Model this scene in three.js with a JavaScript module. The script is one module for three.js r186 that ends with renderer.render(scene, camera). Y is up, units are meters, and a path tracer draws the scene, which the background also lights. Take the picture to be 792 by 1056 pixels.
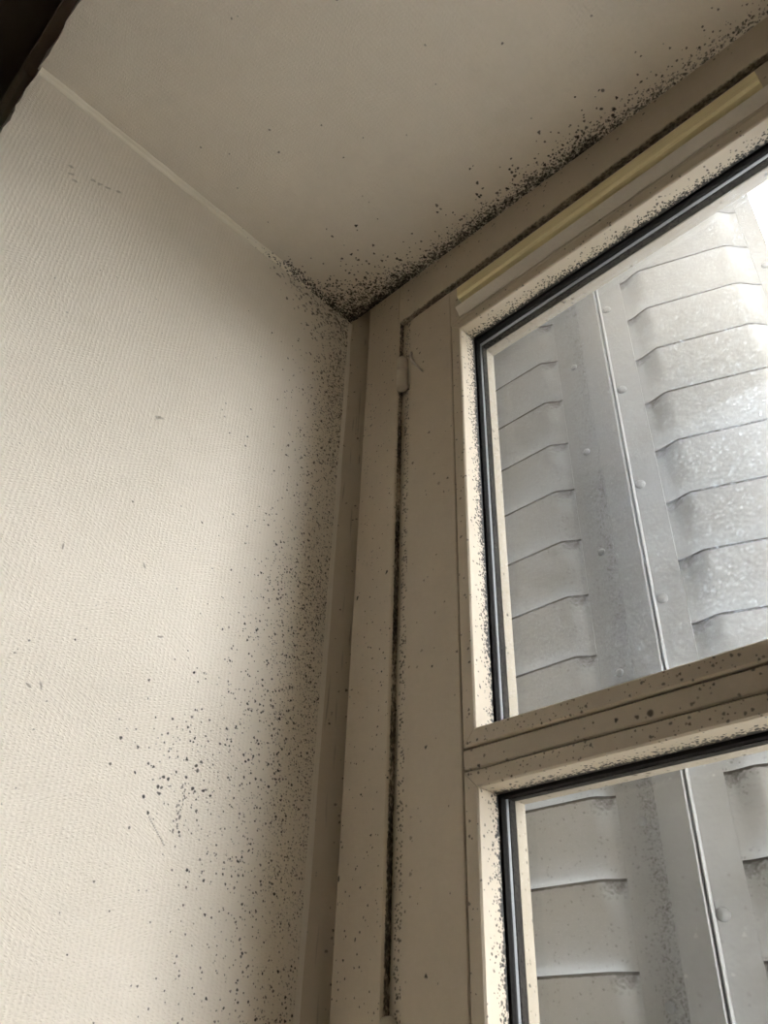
import * as THREE from 'three';
import { mergeGeometries } from 'three/addons/utils/BufferGeometryUtils.js';
import { ImprovedNoise } from 'three/addons/math/ImprovedNoise.js';

// ---------------------------------------------------------------- camera, sky, exposure
const H = 2.15;                                   // height of the reveal's ceiling corner above the room floor
const scene = new THREE.Scene();
const camera = new THREE.PerspectiveCamera(2 * Math.atan(528 / 835.15) * 180 / Math.PI, 792 / 1056, 0.01, 200);
camera.position.set(0.40308, H - 0.60265, 0.33814);
camera.quaternion.setFromRotationMatrix(new THREE.Matrix4().makeBasis(
  new THREE.Vector3(0.70735617, 0.02898482, -0.70626279),
  new THREE.Vector3(0.39234888, 0.81501038, 0.42640408),
  new THREE.Vector3(0.58797075, -0.57872097, 0.56513046)));
scene.background = new THREE.Color().setRGB(0.955, 0.975, 1.0);      // even overcast sky
scene.backgroundIntensity = 4.0;
const renderer = new THREE.WebGLRenderer({ antialias: true });
renderer.toneMapping = THREE.LinearToneMapping;
renderer.toneMappingExposure = 4.05;
renderer.shadowMap.enabled = true;

// ---------------------------------------------------------------- helpers
let seed = 20240611;
const rnd = () => { seed = (seed + 0x6D2B79F5) | 0; let t = Math.imul(seed ^ (seed >>> 15), 1 | seed); t = (t + Math.imul(t ^ (t >>> 7), 61 | t)) ^ t; return ((t ^ (t >>> 14)) >>> 0) / 4294967296; };
const gauss = () => { let s = 0; for (let i = 0; i < 6; i++) s += rnd(); return (s - 3) / 0.7071; };
const perlin = new ImprovedNoise();
const noise = (x, y, z = 0) => perlin.noise(x + 31.7, y + 11.3, z + 7.9);
const sstep = (a, b, x) => { const t = Math.min(1, Math.max(0, (x - a) / (b - a))); return t * t * (3 - 2 * t); };

const taken = {};
function numbered(name) { const n = taken[name] = (taken[name] ?? -1) + 1; return n ? name + '_' + String(n).padStart(3, '0') : name; }
function shade(o) { o.traverse((c) => { if (c.isMesh) { c.castShadow = true; c.receiveShadow = true; } }); return o; }
function group(name, label, category, kind, set) {
  const g = new THREE.Group(); g.name = numbered(name); g.position.y = H;
  g.userData = { label, category }; if (kind) g.userData.kind = kind; if (set) g.userData.group = set;
  scene.add(g); return g;
}
function solo(name, geometry, material, label, category, kind) {
  const m = new THREE.Mesh(geometry, material); m.name = numbered(name); m.position.y = H;
  m.userData = { label, category }; if (kind) m.userData.kind = kind;
  m.castShadow = m.receiveShadow = true; scene.add(m); return m;
}
function part(parent, name, geometry, material, label) {
  const m = new THREE.Mesh(geometry, material); m.name = name; m.castShadow = m.receiveShadow = true;
  if (label) m.userData.label = label;
  parent.add(m); return m;
}
// A straight moulding: profile points (p, q) carried from tA to tB; map(p, q, t) gives the place. uv: metres along and round the profile.
function prism(profile, map, tA, tB) {
  const A = typeof tA === 'function' ? tA : () => tA, B = typeof tB === 'function' ? tB : () => tB;
  const pos = [], uv = [], n = profile.length; let v = 0;
  const pt = (i, end) => { const [p, q] = profile[i % n]; return map(p, q, (end ? B : A)(p, q)); };
  const ts = (i, end) => { const [p, q] = profile[i % n]; return (end ? B : A)(p, q); };
  for (let i = 0; i < n; i++) {
    const d = Math.hypot(profile[(i + 1) % n][0] - profile[i][0], profile[(i + 1) % n][1] - profile[i][1]);
    const a = pt(i, 0), b = pt(i + 1, 0), c = pt(i + 1, 1), e = pt(i, 1);
    pos.push(...a, ...b, ...c, ...a, ...c, ...e);
    uv.push(ts(i, 0), v, ts(i + 1, 0), v + d, ts(i + 1, 1), v + d, ts(i, 0), v, ts(i + 1, 1), v + d, ts(i, 1), v);
    v += d;
  }
  for (const t of THREE.ShapeUtils.triangulateShape(profile.map(([x, y]) => new THREE.Vector2(x, y)), [])) {
    for (const [k, end] of [[t, 0], [[t[2], t[1], t[0]], 1]]) for (const i of k) { pos.push(...pt(i, end)); uv.push(profile[i][0], profile[i][1]); }
  }
  // turn all faces outwards: caps and sides separately by signed volume
  const flip = (from, to) => { for (let i = from; i < to; i += 3) { for (let k = 0; k < 3; k++) { const s = pos[i * 3 + 3 + k]; pos[i * 3 + 3 + k] = pos[i * 3 + 6 + k]; pos[i * 3 + 6 + k] = s; } for (let k = 0; k < 2; k++) { const s = uv[i * 2 + 2 + k]; uv[i * 2 + 2 + k] = uv[i * 2 + 4 + k]; uv[i * 2 + 4 + k] = s; } } };
  const cen = [0, 0, 0]; for (let i = 0; i < pos.length; i++) cen[i % 3] += pos[i] / (pos.length / 3);
  const vol = (from, to) => { let s = 0; for (let i = from; i < to; i += 3) { const P = [0, 1, 2].map((k) => new THREE.Vector3(pos[(i + k) * 3] - cen[0], pos[(i + k) * 3 + 1] - cen[1], pos[(i + k) * 3 + 2] - cen[2])); s += P[0].dot(P[1].cross(P[2])); } return s; };
  const sides = n * 6, total = pos.length / 3;
  if (vol(0, sides) < 0) flip(0, sides);
  if (vol(sides, total) < 0) flip(sides, total);
  const g = new THREE.BufferGeometry();
  g.setAttribute('position', new THREE.Float32BufferAttribute(pos, 3));
  g.setAttribute('uv', new THREE.Float32BufferAttribute(uv, 2));
  g.computeVertexNormals();
  return g;
}
const V = (X, dir = 1) => (p, q, t) => [X + dir * p, t, q];       // upright member, p measured from X
const L = (Y, dir = -1) => (p, q, t) => [t, Y + dir * p, q];      // level member, p measured from Y
function rect(p0, p1, q0, q1, c = 0.0008) {                      // chamfered on the room side
  return [[p0, q0], [p0, q1 - c], [p0 + c, q1], [p1 - c, q1], [p1, q1 - c], [p1, q0]];
}
const boxAt = (x0, x1, y0, y1, z0, z1, c) => prism(rect(x0, x1, z0, z1, c ?? 0.0005), (p, q, t) => [p, t, q], y0, y1);

// ---------------------------------------------------------------- textures
// A picture of paint: metres wide and high, base colour, then grains and specks of mould on it.
class Paint {
  constructor(w, h, wm, hm, base, mottle = 5) {
    Object.assign(this, { w, h, wm, hm });
    this.a = new Float32Array(w * h * 3);
    for (let j = 0; j < h; j++) for (let i = 0; i < w; i++) {
      const x = i / w * wm, y = j / h * hm;
      const n = mottle * (0.6 * noise(x * 70, y * 70) + 0.5 * noise(x * 260, y * 260, 3) + 0.35 * noise(x * 18, y * 18, 9)) + 1.6 * (rnd() - 0.5);
      const k = (j * w + i) * 3;
      this.a[k] = base[0] + n; this.a[k + 1] = base[1] + n; this.a[k + 2] = base[2] + n * 1.15;
    }
  }
  dot(x, y, r, alpha, color = [34, 30, 24], stretch = 1, turn = 0) {     // a ragged speck, metres
    const px = this.w / this.wm, py = this.h / this.hm, R = r * Math.max(1, stretch) * 1.5, ph = rnd() * 6.3, s3 = 0.25 * rnd(), s2 = 0.2 * rnd();
    const soft = Math.max(0.35, 0.6 / (r * px)), ct = Math.cos(turn), st = Math.sin(turn);
    for (let j = Math.floor((y - R) * py) - 1; j <= (y + R) * py + 1; j++) {
      if (j < 0 || j >= this.h) continue;
      for (let i = Math.floor((x - R) * px) - 1; i <= (x + R) * px + 1; i++) {
        if (i < 0 || i >= this.w) continue;
        const dx = (i + 0.5) / px - x, dy = (j + 0.5) / py - y, u = (dx * ct + dy * st) / stretch, v = -dx * st + dy * ct, th = Math.atan2(v, u);
        const d = Math.hypot(u, v) / (r * (1 + s3 * Math.sin(3 * th + ph) + s2 * Math.sin(2 * th + ph * 2)));
        const k = alpha * (1 - sstep(1 - soft, 1 + soft, d)); if (k <= 0) continue;
        const m = (j * this.w + i) * 3;
        for (let c = 0; c < 3; c++) this.a[m + c] += (color[c] - this.a[m + c]) * k;
      }
    }
  }
  texture(u0 = 0, v0 = 0, wrapS = THREE.MirroredRepeatWrapping, wrapT = THREE.MirroredRepeatWrapping) {
    const d = new Uint8Array(this.w * this.h * 4);
    for (let i = 0, k = 0; i < this.a.length; i += 3, k += 4) { for (let c = 0; c < 3; c++) d[k + c] = Math.max(0, Math.min(255, this.a[i + c])); d[k + 3] = 255; }
    const t = new THREE.DataTexture(d, this.w, this.h); t.colorSpace = THREE.SRGBColorSpace; t.magFilter = THREE.LinearFilter; t.minFilter = THREE.LinearFilter;
    t.wrapS = wrapS; t.wrapT = wrapT; t.repeat.set(1 / this.wm, 1 / this.hm); t.offset.set(-u0 / this.wm, -v0 / this.hm); t.needsUpdate = true; return t;
  }
}
function gray(w, h, f, wm, hm) {
  const d = new Uint8Array(w * h * 4);
  for (let j = 0; j < h; j++) for (let i = 0; i < w; i++) { const k = (j * w + i) * 4, v = Math.max(0, Math.min(255, 255 * f(i / w * wm, j / h * hm, i, j))); d[k] = d[k + 1] = d[k + 2] = v; d[k + 3] = 255; }
  const t = new THREE.DataTexture(d, w, h); t.magFilter = THREE.LinearFilter; t.minFilter = THREE.LinearFilter; t.wrapS = t.wrapT = THREE.RepeatWrapping; t.repeat.set(1 / wm, 1 / hm); t.needsUpdate = true; return t;
}
const MOULD = [30, 27, 22], MOULD_AND_GROOVE_BROWN = [58, 50, 38];
const WALL_BASE = [229, 220, 205], PAINT_BASE = [206, 193, 171];

// woven wall covering: upright ribs broken by finer level threads (relief only)
const PZ = 0.116, PY = 0.104;                       // 40 ribs by 50 threads
const tile = (x, y, k, z) => { const a = x / PZ * 2 * Math.PI, b = y / PY * 2 * Math.PI; return noise(k * Math.cos(a) + z, k * Math.sin(a) + 1.7 * k * Math.cos(b), 1.7 * k * Math.sin(b)); };
const weave = gray(1024, 1024, (x, y) => {
  const wob = 1.3 * tile(x, y, 2.2, 3);
  const rib = 0.5 + 0.5 * Math.cos(2 * Math.PI * (40 * x / PZ) + wob), row = Math.floor(40 * x / PZ + wob / 6.28 + 0.5);
  const thread = 0.5 + 0.5 * Math.cos(2 * Math.PI * (50 * y / PY) + (row % 2) * Math.PI * 0.9 + 1.5 * tile(x, y, 2.6, 9));
  const broken = Math.max(0, Math.min(1, 0.55 + 1.1 * tile(x, y, 13, 5)));
  return 0.1 + rib * broken * (0.5 + 0.15 * thread) + 0.08 * thread + 0.25 * (0.5 + tile(x, y, 7, 12));
}, PZ, PY);

// --- wall (u = depth z from the window, v = height y, 0 at the reveal's ceiling)
const wallPaint = new Paint(1024, 2048, 0.33, 0.66, WALL_BASE, 3.5);
{
  const W = (z, y, r, a, c = MOULD, s = 1, t = 0) => wallPaint.dot(z, y + 0.66, r, a, c, s, t);
  const band = (y) => 0.020 + 0.016 * sstep(-0.05, -0.3, y) + 0.010 * sstep(-0.3, -0.45, y) + 0.006 * noise(y * 22, 4);
  const thick = (y) => sstep(0, -0.1, y) * (1 - 0.55 * sstep(-0.46, -0.56, y)) * (0.75 + 0.7 * noise(y * 16, 9));
  // finest mould dust in the corner
  for (let i = 0; i < 15000; i++) { const y = -0.66 * rnd(), z = Math.abs(gauss()) * band(y) * 0.72; if (rnd() > thick(y) * (0.6 + 0.9 * noise(z * 90, y * 90, 2))) continue; W(z, y, 0.00024 + 0.00022 * rnd(), 0.2 + 0.35 * rnd(), MOULD_AND_GROOVE_BROWN); }
  for (let i = 0; i < 2300; i++) { const y = -0.66 * rnd(), z = Math.abs(gauss()) * band(y) * 0.95; if (rnd() > thick(y) * 1.1) continue; W(z, y, 0.00032 + 0.0004 * rnd() ** 2, 0.45 + 0.4 * rnd()); }
  // dark separate specks
  for (let i = 0; i < 330; i++) { const y = -0.08 - 0.56 * rnd(), z = 0.004 + Math.abs(gauss()) * 0.045; W(z, y, 0.0003 + 0.00045 * rnd() ** 2, 0.6 + 0.35 * rnd(), MOULD, 1 + 0.5 * rnd(), rnd() * 3); }
  for (let i = 0; i < 150; i++) { const y = -0.30 - 0.16 * rnd(), z = 0.012 + Math.abs(gauss()) * 0.034; W(z, y, 0.00032 + 0.0005 * rnd() ** 2, 0.65 + 0.3 * rnd()); }
  for (let i = 0; i < 95; i++) W(0.102 + gauss() * 0.016, -0.462 + gauss() * 0.014, 0.00025 + 0.00062 * rnd() ** 3, 0.55 + 0.42 * rnd(), MOULD, 1 + 0.35 * rnd(), rnd() * 3);
  for (let i = 0; i < 50; i++) W(0.07 + gauss() * 0.03, -0.43 + gauss() * 0.02, 0.0003 + 0.0005 * rnd() ** 2, 0.6 + 0.35 * rnd());
  for (let i = 0; i < 110; i++) W(0.06 + gauss() * 0.03, -0.555 + gauss() * 0.035, 0.0003 + 0.0005 * rnd() ** 2, 0.6 + 0.35 * rnd());
  for (let i = 0; i < 26; i++) W(0.0975 + 0.0012 * gauss(), -0.468 - i * 0.0011, 0.0004 + 0.0003 * rnd(), 0.5);
  for (let i = 0; i < 14; i++) W(0.115 - i * 0.0009, -0.49 - i * 0.0009, 0.0005, 0.35, MOULD_AND_GROOVE_BROWN);
  for (let i = 0; i < 70; i++) W(0.02 + 0.25 * rnd(), -0.12 - 0.5 * rnd(), 0.0003 + 0.0005 * rnd() ** 3, 0.3 + 0.4 * rnd());
  // under the ceiling, next to the corner
  for (let i = 0; i < 420; i++) { const z = Math.abs(gauss()) * 0.04, y = -0.008 - Math.abs(gauss()) * 0.016 * (1 + 1.6 * (1 - z / 0.1)); if (z > 0.1) continue; W(z, y, 0.0004 + 0.0008 * rnd() ** 2, 0.2 + 0.4 * rnd(), rnd() < 0.35 ? MOULD : MOULD_AND_GROOVE_BROWN, 1 + rnd(), rnd() * 3); }
  for (let i = 0; i < 260; i++) { const y = -0.03 - 0.17 * rnd(), z = 0.004 + Math.abs(gauss()) * 0.02; W(z, y, 0.0003 + 0.0007 * rnd() ** 2, 0.25 + 0.45 * rnd(), rnd() < 0.5 ? MOULD : MOULD_AND_GROOVE_BROWN, 1 + rnd(), 1.2 + rnd()); }
  // smudges near the room side, small dents and hairs
  for (const [z, y] of [[0.272, -0.078], [0.268, -0.082], [0.274, -0.071], [0.252, -0.068], [0.246, -0.066], [0.238, -0.062], [0.257, -0.069], [0.163, -0.239], [0.165, -0.240]]) W(z, y, 0.0012, 0.3, [90, 80, 62], 1.8, -0.6);
  for (const [z, y] of [[0.19, -0.44], [0.196, -0.442], [0.13, -0.39], [0.15, -0.35], [0.2, -0.36], [0.21, -0.5]]) W(z, y, 0.0007, 0.45, [96, 88, 74], 2.4, rnd() * 3);
}
// --- reveal ceiling (u = x along the window, v = depth z)
const soffitPaint = new Paint(1536, 1024, 0.48, 0.33, WALL_BASE, 3.5);
{
  const C = (x, z, r, a, c = MOULD, s = 1, t = 0) => soffitPaint.dot(x, z, r, a, c, s, t);
  const amount = (x) => (0.85 - 0.35 * sstep(0.16, 0.24, x) - 0.4 * sstep(0.25, 0.32, x)) * (0.8 + 0.7 * noise(x * 40, 2)) + 0.06;
  for (let i = 0; i < 13000; i++) { const x = 0.47 * rnd(), z = Math.abs(gauss()) * (0.0065 + 0.008 * sstep(0.12, 0.0, x)); if (rnd() > amount(x)) continue; C(x, z, 0.00025 + 0.0006 * rnd() ** 2, 0.25 + 0.4 * rnd(), rnd() < 0.65 ? MOULD : MOULD_AND_GROOVE_BROWN); }
  for (let i = 0; i < 2600; i++) { const x = 0.47 * rnd(), z = Math.abs(gauss()) * 0.0036; if (rnd() > amount(x) * 0.9) continue; C(x, z, 0.0004 + 0.0006 * rnd(), 0.2 + 0.3 * rnd(), MOULD, 1 + 1.2 * rnd(), 0.3 * gauss()); }
  for (let i = 0; i < 220; i++) { const x = 0.3 * rnd() ** 1.3, z = 0.003 + Math.abs(gauss()) * 0.015; C(x, z, 0.0004 + 0.0008 * rnd() ** 2, 0.5 + 0.4 * rnd(), MOULD, 1 + 0.6 * rnd(), rnd() * 3); }
  for (let i = 0; i < 170; i++) { const x = Math.abs(gauss()) * 0.04, z = 0.012 + Math.abs(gauss()) * 0.026; C(x, z, 0.0004 + 0.0007 * rnd() ** 2, 0.45 + 0.4 * rnd(), MOULD, 1 + 0.6 * rnd(), rnd() * 3); }
  for (let i = 0; i < 420; i++) { const z = 0.09 * rnd() ** 1.3, x = Math.abs(gauss()) * (0.004 + 0.014 * (1 - z / 0.09) ** 2); C(x, z, 0.0004 + 0.0007 * rnd() ** 2, 0.35 + 0.45 * rnd()); }
  for (let i = 0; i < 60; i++) C(0.2 + 0.22 * rnd(), 0.008 + Math.abs(gauss()) * 0.010, 0.0004 + 0.0005 * rnd(), 0.6);
  for (let i = 0; i < 40; i++) C(0.02 + 0.4 * rnd(), 0.03 + 0.22 * rnd(), 0.0004 + 0.0005 * rnd(), 0.25 + 0.3 * rnd());
}
// --- painted joinery: sparse and denser specks (u along the member, v round its profile)
function joineryPaint(density, base = PAINT_BASE) {
  const p = new Paint(1024, 512, 0.5, 0.25, base, 4);
  for (let i = 0; i < density; i++) p.dot(0.5 * rnd(), 0.25 * rnd(), 0.0003 + 0.0007 * rnd() ** 3, 0.35 + 0.5 * rnd(), rnd() < 0.6 ? MOULD : MOULD_AND_GROOVE_BROWN);
  for (let i = 0; i < density / 14; i++) p.dot(0.5 * rnd(), 0.25 * rnd(), 0.0005 + 0.0007 * rnd() ** 2, 0.25 + 0.3 * rnd(), MOULD_AND_GROOVE_BROWN, 1 + rnd(), rnd() * 3);
  return p;
}
const paintMat = (p, o = {}) => new THREE.MeshPhysicalMaterial({ map: p.texture(o.u0, o.v0), roughness: o.rough ?? 0.5, bumpMap: fineBump, bumpScale: 0.00025, name: o.name });
const fineBump = gray(512, 512, (x, y, i, j) => 0.5 + 0.3 * noise(x * 130, y * 130, 5) + 0.2 * noise(x * 420, y * 420, 1), 0.2, 0.2);

const sparseMat = paintMat(joineryPaint(420), { name: 'old_cream_paint' });
const denseMat = paintMat(joineryPaint(1500), { name: 'spotted_cream_paint' });
const barPaint = joineryPaint(1700);
for (let i = 0; i < 60; i++) barPaint.dot(0.5 * rnd(), 0.25 * rnd(), 0.0008 + 0.0009 * rnd(), 0.75, [44, 34, 22]);
const barMat = paintMat(barPaint, { name: 'spotted_bar_paint' });

// jamb: mould lines the inside of the hinge groove (v about 0.098 to 0.104)
const jambPaint = new Paint(2048, 512, 0.66, 0.17, PAINT_BASE, 4);
{
  const J = (y, v, r, a, c = MOULD, s = 1, t = 0) => jambPaint.dot(y, v, r, a, c, s, t);
  for (let i = 0; i < 700; i++) J(0.66 * rnd() ** 1.4, 0.056 + 0.058 * rnd(), 0.00025 + 0.0004 * rnd() ** 2, 0.4 + 0.45 * rnd());
  for (let i = 0; i < 9000; i++) { const y = 0.66 * rnd(); if (rnd() > 0.6 + 0.7 * noise(y * 24, 3)) continue; J(y, 0.0990 + 0.004 * rnd(), 0.0003 + 0.0004 * rnd(), 0.12 + 0.22 * rnd(), rnd() < 0.3 ? MOULD : MOULD_AND_GROOVE_BROWN, 1.8, 0); }
  for (let i = 0; i < 900; i++) J(0.66 * rnd(), 0.106 + 0.008 * rnd(), 0.0003 + 0.0005 * rnd(), 0.5);
  for (const [y, v] of [[0.155, 0.06], [0.34, 0.063], [0.35, 0.092], [0.245, 0.0585]]) J(y, v, 0.0009, 0.8, MOULD, 1.5, 0.2);
}
const jambMat = paintMat(jambPaint, { u0: -0.66, v0: -0.004, name: 'mouldy_jamb_paint' });
const headPaint = new Paint(2048, 512, 0.66, 0.17, PAINT_BASE, 4);
{
  for (let i = 0; i < 420; i++) headPaint.dot(0.66 * rnd() ** 1.3, 0.09 + Math.abs(gauss()) * 0.016, 0.0003 + 0.0006 * rnd() ** 2, 0.4 + 0.4 * rnd());
  for (let i = 0; i < 15000; i++) headPaint.dot(0.66 * rnd(), 0.1430 + 0.014 * rnd(), 0.0003 + 0.0006 * rnd(), 0.08 + 0.13 * rnd(), MOULD_AND_GROOVE_BROWN, 1.5, 0);  // close-set brown dots darken the underside of the groove
}
const headMat = paintMat(headPaint, { name: 'mouldy_head_paint_brown_groove' });

// glazing bead: mould creeps out from the black seal along its inner face (v about 0.026 to 0.042)
function makeBeadPaint(spots) {
  const beadPaint = new Paint(2048, 160, 0.66, 0.0516, PAINT_BASE.map((c) => c + 4), 4);
{
  const amt = (u) => 0.35 + 0.75 * sstep(-0.25, 0.45, noise(u * 11, 6)) + 0.3 * noise(u * 40, 2);
  for (let i = 0; i < 9000; i++) { const u = 0.66 * rnd(); if (rnd() > amt(u)) continue; beadPaint.dot(u, 0.0428 - Math.abs(gauss()) * 0.0046, 0.0002 + 0.0005 * rnd() ** 2, 0.4 + 0.5 * rnd()); }
  for (let i = 0; i < 5200; i++) { const u = 0.66 * rnd(); if (rnd() > amt(u)) continue; beadPaint.dot(u, 0.0428 - Math.abs(gauss()) * 0.0022, 0.0003 + 0.0006 * rnd(), 0.5 + 0.4 * rnd(), MOULD, 1.3, rnd() * 3); }
  for (let i = 0; i < 4600; i++) { const u = 0.66 * rnd(); if (rnd() > amt(u)) continue; beadPaint.dot(u, 0.0428 - Math.abs(gauss()) * 0.0016, 0.0004 + 0.0007 * rnd(), 0.7, MOULD, 1.4); }
  for (let i = 0; i < 300; i++) beadPaint.dot(0.66 * rnd(), 0.016 + 0.026 * rnd(), 0.0003 + 0.0005 * rnd() ** 2, 0.5);
  for (let i = 0; i < spots; i++) beadPaint.dot(0.66 * rnd(), 0.0155 + 0.010 * rnd(), 0.00022 + 0.00045 * rnd() ** 3, 0.35 + 0.4 * rnd(), [58, 45, 30]);
}
return beadPaint; }
const beadMat = paintMat(makeBeadPaint(0), { name: 'mouldy_bead_paint' }), barBeadMat = paintMat(makeBeadPaint(300), { name: 'spotted_bead_paint' });

// ---------------------------------------------------------------- plain materials
const std = (rgb, rough, o = {}) => new THREE.MeshPhysicalMaterial({ color: new THREE.Color().setRGB(...rgb), roughness: rough, ...o });
const wallMat = new THREE.MeshPhysicalMaterial({ map: wallPaint.texture(0, -0.66), roughness: 0.62, bumpMap: weave, bumpScale: 0.00036, name: 'woven_wall_covering' });
const soffitMat = new THREE.MeshPhysicalMaterial({ map: soffitPaint.texture(0, 0), roughness: 0.62, bumpMap: weave, bumpScale: 0.00022, name: 'woven_ceiling_covering' });
const plainWall = std([0.7, 0.62, 0.5], 0.7, { name: 'plain_cream_covering' });
const brownMat = std([0.27, 0.215, 0.16], 0.6, { bumpMap: fineBump, bumpScale: 0.0004, name: 'dark_brown_paint' });
const brownTrimMat = std([0.34, 0.27, 0.2], 0.45, { bumpMap: fineBump, bumpScale: 0.0004, name: 'dark_brown_wood' });
const roomMat = std([0.34, 0.3, 0.245], 0.8, { name: 'room_paint' });
const renderMat = std([0.55, 0.53, 0.49], 0.9, { bumpMap: fineBump, bumpScale: 0.001, name: 'outside_render' });
const caulkMat = std([0.8, 0.74, 0.64], 0.45, { bumpMap: fineBump, bumpScale: 0.0008, name: 'old_caulk' });
const sealMat = std([0.014, 0.013, 0.012], 0.7, { specularIntensity: 0.35, bumpMap: fineBump, bumpScale: 0.0008, name: 'black_seal' });
const spacerMat = std([0.3, 0.31, 0.32], 0.42, { metalness: 1, name: 'aluminium_spacer', map: (() => {
  const t = gray(256, 32, (x, y) => (Math.hypot(((x * 8) % 1 - 0.5) * 1.5, (y - 0.5) * 2) < 0.34 ? 0.12 : 0.95), 1, 1); t.repeat.set(1 / 0.024, 1 / 0.006); t.colorSpace = THREE.SRGBColorSpace; return t; })() });
const hingeMat = paintMat(joineryPaint(700, [214, 203, 182]), { name: 'painted_hinge', rough: 0.4 });
const battenPaint = new Paint(1024, 128, 0.26, 0.05, [248, 234, 186], 3);
for (let i = 0; i < 260; i++) battenPaint.dot(0.26 * rnd(), 0.05 * rnd(), 0.0003 + 0.0003 * rnd(), 0.05, [150, 120, 70], 12 + 20 * rnd(), 0);
const battenMat = new THREE.MeshPhysicalMaterial({ map: battenPaint.texture(), roughness: 0.55, name: 'pale_yellow_wood' });

// shutter steel: old grey-white paint with dust and chips
const shutterPaint = new Paint(1024, 1024, 0.4, 0.4, [161, 163, 163], 5);
for (let i = 0; i < 1500; i++) shutterPaint.dot(0.4 * rnd(), 0.4 * rnd(), 0.0003 + 0.0008 * rnd() ** 3, 0.15 + 0.25 * rnd(), rnd() < 0.5 ? [120, 118, 112] : [226, 226, 222]);
for (let i = 0; i < 60; i++) shutterPaint.dot(0.4 * rnd(), 0.4 * rnd(), 0.001 + 0.002 * rnd(), 0.15, [110, 106, 98], 1.5 + rnd(), rnd() * 3);
const shutterMat = new THREE.MeshPhysicalMaterial({ map: shutterPaint.texture(), roughness: 0.42, side: THREE.DoubleSide, bumpMap: fineBump, bumpScale: 0.0003, name: 'painted_shutter_steel' });

// louvres: the same paint, with the slit shadow painted as a ragged line along the upper edge and at the slit ends
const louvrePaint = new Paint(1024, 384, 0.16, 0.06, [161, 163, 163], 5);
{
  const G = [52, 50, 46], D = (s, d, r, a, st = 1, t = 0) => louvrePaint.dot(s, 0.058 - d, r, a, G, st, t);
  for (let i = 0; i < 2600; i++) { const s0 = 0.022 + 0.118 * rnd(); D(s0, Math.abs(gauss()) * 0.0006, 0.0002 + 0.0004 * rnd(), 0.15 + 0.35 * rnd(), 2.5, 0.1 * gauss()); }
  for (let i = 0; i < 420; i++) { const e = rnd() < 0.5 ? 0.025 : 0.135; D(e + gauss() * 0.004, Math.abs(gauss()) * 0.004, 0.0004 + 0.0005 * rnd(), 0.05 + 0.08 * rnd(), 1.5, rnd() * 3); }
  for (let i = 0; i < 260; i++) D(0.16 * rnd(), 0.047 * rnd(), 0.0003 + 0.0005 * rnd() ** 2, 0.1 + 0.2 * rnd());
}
const edgePaint = new Paint(512, 1024, 0.2, 0.4, [161, 163, 163], 5);
for (let i = 0; i < 9000; i++) { const y = 0.4 * rnd(), x = 0.172 - Math.abs(gauss()) * 0.011; if (rnd() > 0.6 + 0.9 * noise(y * 30, x * 120, 4)) continue; edgePaint.dot(x, y, 0.00025 + 0.0004 * rnd(), 0.1 + 0.2 * rnd(), [74, 72, 68]); }
const edgeMat = new THREE.MeshPhysicalMaterial({ map: edgePaint.texture(), roughness: 0.5, bumpMap: fineBump, bumpScale: 0.0003, name: 'gritty_shutter_steel' });
const louvreMat = new THREE.MeshPhysicalMaterial({ map: louvrePaint.texture(0, -0.058), roughness: 0.42, side: THREE.DoubleSide, bumpMap: fineBump, bumpScale: 0.0003, name: 'slit_shaded_louvre_steel' });

// glass: clear inner pane; outer pane with dried drops and dust that scatter light
const grains = new Float32Array(1024 * 1024);
for (let i = 0; i < 21000; i++) { const x = 3 + Math.floor(rnd() * 1016), y = 3 + Math.floor(rnd() * 1016), a = 0.25 + 0.75 * rnd() ** 2, R = 0.9 + 1.3 * rnd(); for (let q = -3; q <= 3; q++) for (let p = -3; p <= 3; p++) if (Math.hypot(p, q) < R) grains[(y + q) * 1024 + x + p] = Math.max(grains[(y + q) * 1024 + x + p], a); }
const dust = gray(1024, 1024, (x, y, i, j) => {
  const big = 0.5 + 0.5 * noise(x * 14, y * 9, 2), mid = 0.5 + 0.5 * noise(x * 60, y * 60, 4);
  return 0.03 + 0.26 * big * big + 0.10 * mid + 0.72 * grains[j * 1024 + i];
}, 0.34, 0.34);
const wiped = gray(512, 512, (x, y) => 0.18 + 0.3 * Math.max(0, noise(x * 6, y * 90, 2)) + 0.2 * (0.5 + 0.5 * noise(x * 20, y * 20, 7)), 0.34, 0.34);
const clearGlass = new THREE.MeshPhysicalMaterial({ color: 0xffffff, transmission: 1, thickness: 0, roughness: 0.02, ior: 1.5, name: 'clear_glass' });
const wipedGlass = new THREE.MeshPhysicalMaterial({ color: 0xffffff, transmission: 1, thickness: 0, roughness: 0.29, roughnessMap: wiped, ior: 1.5, name: 'wiped_glass' });
const dustFilm = new THREE.MeshPhysicalMaterial({ color: new THREE.Color().setRGB(0.84, 0.91, 1), transmission: 1, thickness: 0, roughness: 1, ior: 1.01, specularIntensity: 0, transparent: true, opacity: 0.29, alphaMap: dust, side: THREE.DoubleSide, name: 'dust_on_glass' });

// ---------------------------------------------------------------- the setting
const WW = 1.231, WB = -1.26;                          // width of the reveal, extended out of view for more light; height of its sill
const FRONT = 0.3205;
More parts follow.
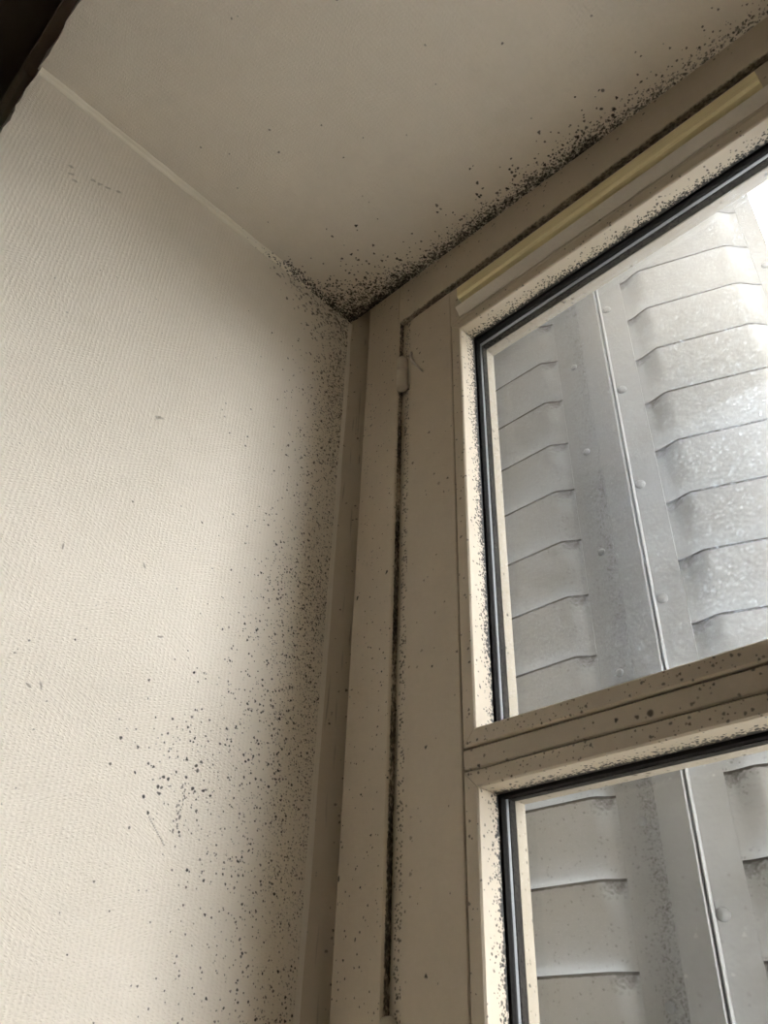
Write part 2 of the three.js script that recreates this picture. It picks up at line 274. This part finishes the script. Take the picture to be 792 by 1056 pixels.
// reveal wall on the left, with a ragged edge of covering towards the room
function ragged(n, f) { const a = []; for (let i = 0; i <= n; i++) a.push(f(i / n)); return a; }
{
  const edge = ragged(220, (t) => { const y = WB + t * (-0.006 - WB); return new THREE.Vector2(FRONT + 0.0011 * noise(y * 300, 1) + 0.0012 * noise(y * 60, 5) - 0.0012 * sstep(-0.03, 0.0, y), y); });
  const s = new THREE.Shape([new THREE.Vector2(-0.02, 0.028), new THREE.Vector2(-0.02, WB), ...edge, new THREE.Vector2(FRONT - 0.0015, 0.004), new THREE.Vector2(FRONT - 0.002, 0.028)]);
  const g = new THREE.ExtrudeGeometry(s, { depth: 0.028, bevelEnabled: false });
  g.rotateY(-Math.PI / 2);                             // shape x -> z, thickness to -x
  solo('wall_left', g, wallMat, 'cream woven-textured reveal wall left of the window, speckled with black mould', 'wall', 'structure');
}
const soffitY = (x, z) => -0.010 - 0.038 * x + 0.034 * z;
{
  const edge = ragged(160, (t) => { const x = t * WW; return new THREE.Vector2(x, FRONT + 0.0013 * noise(x * 300, 8) + 0.0015 * noise(x * 55, 3)); });
  const s = new THREE.Shape([new THREE.Vector2(WW, 0.0), new THREE.Vector2(0.0002, 0.0), ...edge]);
  const g = new THREE.ExtrudeGeometry(s, { depth: 0.03, bevelEnabled: false });
  const p = g.attributes.position;
  for (let i = 0; i < p.count; i++) { const x = p.getX(i), z = p.getY(i), d = p.getZ(i); p.setXYZ(i, x, soffitY(x, z) + d, z); }
  for (let i = 0, a = p.array; i < p.count; i += 3) for (let k = 0; k < 3; k++) { const q = a[i * 3 + 3 + k]; a[i * 3 + 3 + k] = a[i * 3 + 6 + k]; a[i * 3 + 6 + k] = q; }
  const u = g.attributes.uv.array; for (let i = 0; i < p.count; i += 3) for (let k = 0; k < 2; k++) { const q = u[i * 2 + 2 + k]; u[i * 2 + 2 + k] = u[i * 2 + 4 + k]; u[i * 2 + 4 + k] = q; }
  g.computeVertexNormals();
  solo('ceiling', g, soffitMat, 'cream textured underside of the reveal above the window, black mould along the frame', 'ceiling', 'structure');
}
solo('wall_right', boxAt(WW, WW + 0.028, WB, 0.02, -0.02, FRONT), plainWall, 'plain cream reveal wall right of the window', 'wall', 'structure');
solo('trim_1', boxAt(-0.03, WW + 0.03, WB - 0.035, WB, 0.0, FRONT + 0.03, 0.004), sparseMat, 'cream painted inner window sill', 'sill', 'structure');
function wallWithHole(z0, z1, hole, outer) {
  const s = new THREE.Shape([[outer[0], outer[2]], [outer[1], outer[2]], [outer[1], outer[3]], [outer[0], outer[3]]].map((q) => new THREE.Vector2(...q)));
  s.holes.push(new THREE.Path([[hole[0], hole[2]], [hole[0], hole[3]], [hole[1], hole[3]], [hole[1], hole[2]]].map((q) => new THREE.Vector2(...q))));
  const g = new THREE.ExtrudeGeometry(s, { depth: z1 - z0, bevelEnabled: false }); g.translate(0, 0, z0); return g;
}
const RX0 = -1.5, RX1 = 2.3, RY1 = 0.45, RZ = 3.4;
solo('wall_front', wallWithHole(0.0, 0.3165, [-0.0295, WW + 0.0295, WB - 0.036, 0.0295], [RX0, RX1, -H, RY1]), brownMat, 'dark brown room wall round the window reveal', 'wall', 'structure');
solo('wall_outside', wallWithHole(-0.23, -0.001, [-0.004, WW + 0.004, WB - 0.03, 0.115], [RX0, RX1, -H, RY1 + 0.4]), renderMat, 'pale rendered outer wall round the shutters', 'wall', 'structure');
solo('wall_back', boxAt(RX0, RX1, -H, RY1, RZ, RZ + 0.1), roomMat, 'brownish wall at the far end of the room', 'wall', 'structure');
solo('wall_room_left', boxAt(RX0 - 0.1, RX0, -H, RY1, 0, RZ), roomMat, 'brownish side wall of the room on the left', 'wall', 'structure');
solo('wall_room_right', boxAt(RX1, RX1 + 0.1, -H, RY1, 0, RZ), roomMat, 'brownish side wall of the room on the right', 'wall', 'structure');
solo('ceiling_room', boxAt(RX0 - 0.1, RX1 + 0.1, RY1, RY1 + 0.1, 0, RZ + 0.1), roomMat, 'brownish room ceiling behind the window wall', 'ceiling', 'structure');
solo('floor', boxAt(RX0 - 0.1, RX1 + 0.1, -H - 0.1, -H, 0, RZ + 0.1), std([0.16, 0.1, 0.06], 0.5), 'brown wooden room floor', 'floor', 'structure');
// dark wooden trim round the reveal, seen edge on in the top left corner
solo('trim_2', boxAt(-0.085, -0.0275, WB - 0.05, 0.085, 0.3168, 0.3285, 0.004), brownTrimMat, 'dark brown wooden trim along the left room-side edge of the reveal', 'trim', 'structure');
solo('trim_3', boxAt(-0.0272, WW + 0.0275, 0.0285, 0.085, 0.3168, 0.3285, 0.004), brownTrimMat, 'dark brown wooden trim along the upper room-side edge of the reveal', 'trim', 'structure');
solo('ground', new THREE.PlaneGeometry(60, 60).rotateX(-Math.PI / 2).translate(0, -H - 4, -30.3), std([0.15, 0.15, 0.145], 0.9), 'grey paved yard far below the window', 'ground', 'structure');

// caulk beads in the two corners
function caulk(along, radius, n, seedZ) {                  // a lumpy rounded fillet in the corner between two faces
  const pos = [], uv = [], idx = [], m = 6;
  for (let i = 0; i <= n; i++) for (let k = 0; k <= m; k++) {
    const t = i / n, c = along(t), a = k / m * Math.PI / 2, r = radius * (1 + 0.22 * noise(t * 22, k * 0.2, seedZ));
    const e = [r * (1 - 0.8 * Math.sin(a)), r * (1 - 0.8 * Math.cos(a))]; e[0] = k === m ? 0 : e[0]; e[1] = k === 0 ? 0 : e[1];
    pos.push(...c.at(k === 0 ? r : e[0], k === m ? r : e[1])); uv.push(t * 0.4, k / m * 0.01);
  }
  for (let i = 0; i < n; i++) for (let k = 0; k < m; k++) { const a = i * (m + 1) + k, b = a + m + 1; idx.push(a, b, a + 1, b, b + 1, a + 1); }
  const g = new THREE.BufferGeometry(); g.setAttribute('position', new THREE.Float32BufferAttribute(pos, 3)); g.setAttribute('uv', new THREE.Float32BufferAttribute(uv, 2)); g.setIndex(idx); g.computeVertexNormals(); return g;
}
const caulkPaint = new Paint(1024, 64, 0.4, 0.01, [238, 230, 212], 3);
for (let i = 0; i < 900; i++) caulkPaint.dot(0.4 * (1 - Math.abs(gauss()) * 0.13), 0.01 * rnd(), 0.0003 + 0.0009 * rnd() ** 2, 0.5 + 0.4 * rnd());
const caulkTopMat = paintMat(caulkPaint, { name: 'caulk_with_mould', rough: 0.4 }); caulkTopMat.side = THREE.DoubleSide;
caulkMat.side = THREE.DoubleSide;
solo('trim_4', caulk((t) => ({ at: (a, b) => { const z = 0.3178 * (1 - t) + 0.001, x = a; return [x, soffitY(0, z) - b, z]; } }), 0.0044, 160, 1), caulkTopMat, 'thin pale caulk bead between the left reveal wall and its ceiling', 'caulk', 'structure');
solo('trim_5', caulk((t) => ({ at: (a, b) => { const y = -0.016 + t * (WB + 0.02); return [a * 0.8, y, 0.0022 + b * 1.2]; } }), 0.0026, 260, 2), caulkMat, 'pale upright caulk bead between the mouldy wall and the window frame', 'caulk', 'structure');

// ---------------------------------------------------------------- window: fixed frame
const GROOVE = -0.0055;
const jambProfile = [[0.0225, -0.055], [0.0225, -0.001], [0.0235, 0], [0.061, 0], [0.062, -0.001], [0.062, GROOVE], [0.0735, GROOVE], [0.0735, -0.055]];
const win = group('window_1', 'cream painted fixed window frame set in the mouldy reveal', 'window frame', 'structure');
part(win, 'jamb', prism(jambProfile, V(0), WB + 0.04, 0.0293), jambMat);
part(win, 'jamb', prism(jambProfile, V(WW, -1), WB + 0.04, 0.0293), jambMat);
const filletProfile = [[0.0004, -0.05], [0.0004, 0.0025], [0.0012, 0.003], [0.0223, -0.0145], [0.0223, -0.05]];   // splayed away from the wall
const stripPaint = joineryPaint(700);
for (let i = 0; i < 380; i++) stripPaint.dot(0.5 * rnd(), 0.25 * rnd(), 0.0002 + 0.0003 * rnd(), 0.15 + 0.25 * rnd(), MOULD_AND_GROOVE_BROWN, 10 + 22 * rnd(), 0.02 * gauss());
const stripMat = paintMat(stripPaint, { name: 'streaked_fillet_paint' });
part(win, 'fillet_strip', prism(filletProfile, V(0), WB + 0.04, (p, q) => (q > 0 ? -0.0103 : 0.0293)), stripMat, 'splayed strip streaked with grime beside the wall');
part(win, 'fillet_strip', prism(filletProfile, V(WW, -1), WB + 0.04, (p, q) => (q > 0 ? -0.058 : 0.0293)), stripMat);
// head rail, between the jambs, mitred look kept by its own groove
const headProfile = [[-0.0293, -0.055], [-0.0293, 0], [0.058, 0], [0.059, -0.001], [0.059, -0.022], [0.066, -0.022], [0.066, -0.055]];
part(win, 'head', prism(headProfile, L(0), (p) => 0.062 + 0.0002 + (p > 0.0595 ? 0.0115 : 0), (p) => WW - 0.0622 - (p > 0.0595 ? 0.0115 : 0)), headMat);
part(win, 'bottom_rail', boxAt(0.0003, WW - 0.0003, WB, WB + 0.0398, -0.055, 0), sparseMat);

// ---------------------------------------------------------------- window: sashes
const STILE_W = 0.045, SB = WB + 0.043, ST = -0.0675;
const rows = [[-0.1085, -0.4497], [-0.4622, -0.8034], [-0.8159, -1.157]];
const beadProfile = [[0.0004, -0.0158], [0.0004, -0.0009], [0.0013, 0.0002], [0.0090, 0.0002], [0.0100, -0.0008], [0.0108, -0.0158]];
const lipProfile = [[-0.0004, -0.0408], [-0.0004, -0.0312], [0.0096, -0.0312], [0.0104, -0.0320], [0.0104, -0.0402], [0.0098, -0.0408]].map(([p, q]) => [Math.max(0.0001, p), q]);
const lipMat = paintMat(joineryPaint(2600, [158, 149, 133]), { name: 'dark_cream_outer_paint', rough: 0.8 });  // darker cream than the inner joinery, densely specked
function makeSash(x0, x1, label) {
  const s = group('casement', label, 'casement', undefined, 'glazed casements of the window');
  const gx0 = x0 + STILE_W, gx1 = x1 - STILE_W, lip = 0.0103;
  const stile = [[0, -0.041], [0, -0.0008], [0.0008, 0], [STILE_W - 0.0006, 0], [STILE_W, -0.0006], [STILE_W, -0.041]];
  const rail = (w) => [[0, -0.041], [0, -0.0008], [0.0008, 0], [w - 0.0006, 0], [w, -0.0006], [w, -0.041]];
  part(s, 'stile', prism(stile, V(x0), SB, ST), sparseMat);
  part(s, 'stile', prism(stile, V(x1, -1), SB, ST), sparseMat);
  const inX = (w) => (p) => (p > w + 0.001 ? lip : 0) + 0.0002;
  part(s, 'top_rail', prism(rail(ST - rows[0][0]), L(ST), (p) => gx0 + inX(ST - rows[0][0])(p), (p) => gx1 - inX(ST - rows[0][0])(p)), sparseMat);
  part(s, 'bottom_rail', prism(rail(rows[2][1] - SB), L(SB, 1), (p) => gx0 + inX(rows[2][1] - SB)(p), (p) => gx1 - inX(rows[2][1] - SB)(p)), sparseMat);
  for (let k = 0; k < 2; k++) {
    const t = rows[k][1], b = rows[k + 1][0];
    const prof = [[0.0006, -0.041], [0.0006, -0.0018], [0.0014, -0.001], [t - b - 0.0014, -0.001], [t - b - 0.0006, -0.0018], [t - b - 0.0006, -0.041]];
    const end = (p) => (p < -0.001 || p > t - b + 0.001 ? lip : 0) + 0.0002;
    part(s, 'glazing_bar', prism(prof, L(t), (p) => gx0 + end(p), (p) => gx1 - end(p)), barMat);
  }
  for (const [t, b] of rows) {
    // beads round each pane, mitred
    const lv = beadProfile;
    part(s, 'glazing_bead', prism(lv, V(gx0), (p) => b + p + 0.00025, (p) => t - p - 0.00025), beadMat);
    part(s, 'glazing_bead', prism(lv, V(gx1, -1), (p) => b + p + 0.00025, (p) => t - p - 0.00025), beadMat);
    part(s, 'glazing_bead', prism(lv, L(t), (p) => gx0 + p + 0.00025, (p) => gx1 - p - 0.00025), t > -0.2 ? beadMat : barBeadMat);
    part(s, 'glazing_bead', prism(lv, L(b, 1), (p) => gx0 + p + 0.00025, (p) => gx1 - p - 0.00025), b < -1 ? beadMat : barBeadMat);
    part(s, 'outer_lip', mergeGeometries([prism(lipProfile, V(gx0), (p) => b + p, (p) => t - p), prism(lipProfile, V(gx1, -1), (p) => b + p, (p) => t - p), prism(lipProfile, L(t), (p) => gx0 + p, (p) => gx1 - p), prism(lipProfile, L(b, 1), (p) => gx0 + p, (p) => gx1 - p)]), lipMat, 'darker cream outer lip holding the glass');
    const unit = new THREE.Group(); unit.name = 'glazing_unit'; s.add(unit);
    const ring = (prof, inset, mat, name, into = unit) => part(into, name, mergeGeometries([
      prism(prof, V(gx0 + inset), (p) => b + inset + p, (p) => t - inset - p), prism(prof, V(gx1 - inset, -1), (p) => b + inset + p, (p) => t - inset - p),
      prism(prof, L(t - inset), (p) => gx0 + inset + p, (p) => gx1 - inset - p), prism(prof, L(b + inset, 1), (p) => gx0 + inset + p, (p) => gx1 - inset - p)]), mat);
    ring([[0, -0.0182], [0, -0.0160], [0.0104, -0.0160], [0.0118, -0.0163], [0.0126, -0.0182]], 0.0006, sealMat, 'glass_seal', s);
    ring([[0, -0.0306], [0, -0.0190], [0.0098, -0.0190], [0.0104, -0.0194], [0.0104, -0.0224], [0.0066, -0.0224], [0.0066, -0.0256], [0.0104, -0.0256], [0.0104, -0.0306]], 0.0006, sealMat, 'edge_sealant');
    ring([[0.0070, -0.0254], [0.0070, -0.0226], [0.0098, -0.0226], [0.0102, -0.0231], [0.0102, -0.0249], [0.0098, -0.0254]], 0.0006, spacerMat, 'spacer_bar');
    const pane = (z, m, name) => { const g = new THREE.PlaneGeometry(gx1 - gx0 - 0.006, t - b - 0.006); const u = g.attributes.uv; for (let i = 0; i < u.count; i++) u.setXY(i, g.attributes.position.getX(i), g.attributes.position.getY(i)); g.translate((gx0 + gx1) / 2, (t + b) / 2, z); return part(unit, name, g, m); };
    pane(-0.0186, clearGlass, 'glass_pane');
    pane(-0.0309, wipedGlass, 'glass_pane');
    if (t > -0.2) pane(-0.0311, dustFilm, 'dust_film').userData.label = 'grainy film of dust on the outer face of the glass';
  }
  return s;
}
const sash = makeSash(0.075, 0.4347, 'cream window casement with mouldy glazing beads and a pale yellow batten on top');
makeSash(0.4357, 0.7953, 'unseen plain cream casement right of the one with the yellow batten, added to admit light');  // this and the next casement are unseen, added to let in more daylight
makeSash(0.7963, 1.156, 'unseen plain cream casement farthest from the mouldy wall, added to admit more light');
part(sash, 'batten', prism([[0, 0.0003], [0, 0.0075], [0.0010, 0.0085], [0.0110, 0.0085], [0.0130, 0.0068], [0.0132, 0.0003]], L(-0.0812), 0.1345, 0.3775), battenMat, 'pale yellow bare wooden batten');
part(sash, 'drip_moulding', prism([[0, 0.0002], [0.0006, 0.0052], [0.0018, 0.0060], [0.0084, 0.0012], [0.0086, 0.0002]], L(-0.0974), 0.1302, 0.383), caulkMat, 'thin sloping moulding under the batten');
part(sash, 'paint_sliver', new THREE.TubeGeometry(new THREE.CatmullRomCurve3([[0.0775, -0.108, 0.0008], [0.0785, -0.117, 0.0016], [0.083, -0.126, 0.0025], [0.0905, -0.1385, 0.001]].map((q) => new THREE.Vector3(...q))), 20, 0.0011, 6), caulkMat, 'thin pale sliver stuck beside the hinge');

// ---------------------------------------------------------------- hinges
function makeHinge(x, yTop, label) {
  const h = new THREE.Group(); h.name = 'hinge'; h.userData.label = label; sash.add(h);
  const r = 0.0046, c = (y0, y1, capTop) => {
    const pts = []; const e = 0.0036;
    pts.push([0, y0]);
    if (capTop) { pts.push([r, y0], [r, y1 - e]); for (let i = 1; i <= 6; i++) { const a = i / 6 * Math.PI / 2; pts.push([Math.max(1e-5, r * Math.cos(a)), y1 - e + e * Math.sin(a)]); } }
    else { for (let i = 1; i <= 6; i++) { const a = i / 6 * Math.PI / 2; pts.push([r * Math.sin(a), y0 + e - e * Math.cos(a)]); } pts.push([r, y1], [1e-5, y1]); }
    return new THREE.LatheGeometry(pts.map((q) => new THREE.Vector2(...q)), 20).translate(x, 0, 0.0002);
  };
  part(h, 'upper_knuckle', c(yTop - 0.0150, yTop, true), hingeMat);
  part(h, 'lower_knuckle', c(yTop - 0.0372, yTop - 0.0163, false), hingeMat);
  part(h, 'leaf_plate', boxAt(x + 0.003, 0.0748, yTop - 0.033, yTop - 0.004, -0.0050, -0.0022, 0.0003), hingeMat);
  return h;
}
makeHinge(0.0672, -0.1065, 'cream painted barrel hinge in the groove near the mouldy upper corner');
makeHinge(0.0672, -0.5735, 'cream painted barrel hinge in the groove at the bottom edge of the picture');

// ---------------------------------------------------------------- metal shutters outside
function shell(f, nu, nv, th) {                      // a sheet of thickness th; f(u, v) gives [s, y, n]
  const front = [], pos = [], uv = [], idx = [], P = (u, v) => new THREE.Vector3(...f(u, v));
  for (let j = 0; j <= nv; j++) for (let i = 0; i <= nu; i++) front.push(P(i / nu, j / nv));
  const n = front.length;
  for (const d of [0, -th]) for (const q of front) { pos.push(q.x, q.y, q.z + d); uv.push(q.x, q.y); }
  const at = (i, j, k) => k * n + j * (nu + 1) + i;
  for (let j = 0; j < nv; j++) for (let i = 0; i < nu; i++) {
    idx.push(at(i, j, 0), at(i, j + 1, 0), at(i + 1, j, 0), at(i + 1, j, 0), at(i, j + 1, 0), at(i + 1, j + 1, 0));
    idx.push(at(i, j, 1), at(i + 1, j, 1), at(i, j + 1, 1), at(i + 1, j, 1), at(i + 1, j + 1, 1), at(i, j + 1, 1));
  }
  const g0 = new THREE.BufferGeometry(); g0.setAttribute('position', new THREE.Float32BufferAttribute(pos, 3)); g0.setAttribute('uv', new THREE.Float32BufferAttribute(uv, 2)); g0.setIndex(idx); g0.computeVertexNormals();
  const rp = [], ru = [], rim = (a, b) => { const A = front[a], B = front[b]; rp.push(A.x, A.y, A.z, B.x, B.y, B.z, B.x, B.y, B.z - th, A.x, A.y, A.z, B.x, B.y, B.z - th, A.x, A.y, A.z - th); for (let k = 0; k < 6; k++) ru.push(A.x, A.y); };
  for (let i = 0; i < nu; i++) { rim(i, i + 1); rim(nv * (nu + 1) + i, nv * (nu + 1) + i + 1); }
  for (let j = 0; j < nv; j++) { rim(j * (nu + 1), (j + 1) * (nu + 1)); rim(j * (nu + 1) + nu, (j + 1) * (nu + 1) + nu); }
  const g1 = new THREE.BufferGeometry(); g1.setAttribute('position', new THREE.Float32BufferAttribute(rp, 3)); g1.setAttribute('uv', new THREE.Float32BufferAttribute(ru, 2)); g1.computeVertexNormals();
  return mergeGeometries([g0.toNonIndexed(), g1]);
}
const PITCH = 0.047, LY1 = 0.108, LY0 = -1.272;
function sheetUv(g) { const p = g.attributes.position, u = g.attributes.uv; for (let i = 0; i < p.count; i++) u.setXY(i, p.getX(i), p.getY(i)); return g; }
function makeLeaf(o) {
  const g = group('shutter_leaf', o.label, 'shutter', undefined, 'folding metal shutter leaves');
  g.position.set(o.x, H, o.z); g.rotation.y = o.turn;
  const n = Math.floor((o.slit - (LY0 + 0.02)) / PITCH), top = o.slit, bottom = o.slit - n * PITCH;
  // sheet around the louvres
  part(g, 'edge_sheet', boxAt(0, o.s0, LY0, LY1, -0.0012, 0, 0.0002), shutterMat);
  part(g, 'edge_sheet', sheetUv(boxAt(o.s1, o.w, LY0, LY1, -0.0012, 0, 0.0002)), o.gritty ? edgeMat : shutterMat);
  part(g, 'end_sheet', boxAt(o.s0 + 0.0001, o.s1 - 0.0001, top + 0.0004, LY1, -0.0012, 0, 0.0002), shutterMat);
  part(g, 'end_sheet', boxAt(o.s0 + 0.0001, o.s1 - 0.0001, LY0, bottom - 0.0004, -0.0012, 0, 0.0002), shutterMat);
  // pressed louvre: its upper edge stands out towards the window, its lower edge leaves an open slit behind the next one
  const louvre = shell((u, v) => {
    const s = o.s0 + u * (o.s1 - o.s0), e = Math.min(s - o.s0, o.s1 - s), b = sstep(0, o.end, e);
    return [s, -v * PITCH, b * (o.bulge * (1 - Math.pow(v, 1.5)) - 0.0020 * v)];
  }, 36, 14, 0.0010);
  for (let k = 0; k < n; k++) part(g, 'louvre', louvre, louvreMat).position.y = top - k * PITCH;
  const dome = new THREE.SphereGeometry(o.rivetR, 14, 6, 0, Math.PI * 2, 0, Math.PI / 2).rotateX(Math.PI / 2).scale(1, 1, 0.62);
  for (const s of o.rivetS) for (let y = o.rivetY; y > LY0 + 0.02; y -= 2 * PITCH - 0.0005) part(g, 'rivet', dome, shutterMat).position.set(s, y, 0.0001);
  return g;
}
const leafL = makeLeaf({ gritty: true, x: 0.004, z: -0.115, turn: 0, w: 0.174, s0: 0.02, s1: 0.1405, end: 0.014, bulge: 0.0075, slit: 0.0165 + 0.047, rivetS: [0.1555], rivetR: 0.003, rivetY: -0.0035 + 0.0935,
  label: 'dim grey metal louvred shutter leaf behind the left of the glass, parallel to it' });
const ANG = 22 * Math.PI / 180;
const leafR = makeLeaf({ x: 0.1925, z: -0.1105, turn: ANG, w: 0.139, s0: 0.021, s1: 0.125, end: 0.020, bulge: 0.0085, slit: 0.018 + 0.047, rivetS: [0.0066, 0.133], rivetR: 0.0038, rivetY: 0.0365,
  label: 'bright grey metal louvred shutter leaf angled outwards, right of the upright rib' });
part(leafR, 'cover_strip', prism([[-0.0185, -0.0012], [-0.0185, 0.0036], [-0.0180, 0.0042], [-0.0004, 0.0042], [-0.0004, -0.0012]], (p, q, t) => { const c = Math.cos(-ANG), s = Math.sin(-ANG); return [p * c + q * s, t, -p * s + q * c]; }, LY0, LY1), shutterMat, 'flat strip covering the joint of the leaves');
part(leafR, 'rib', prism([-0.0015, 0.0013].flatMap((c) => Array.from({ length: 7 }, (_, i) => { const a = i / 6 * Math.PI; return [c - 0.00135 * Math.cos(a), 0.0002 + 0.0036 * Math.sin(a)]; })), V(0), LY0, LY1), shutterMat, 'narrow upright folded rib');

renderer.render(scene, camera);
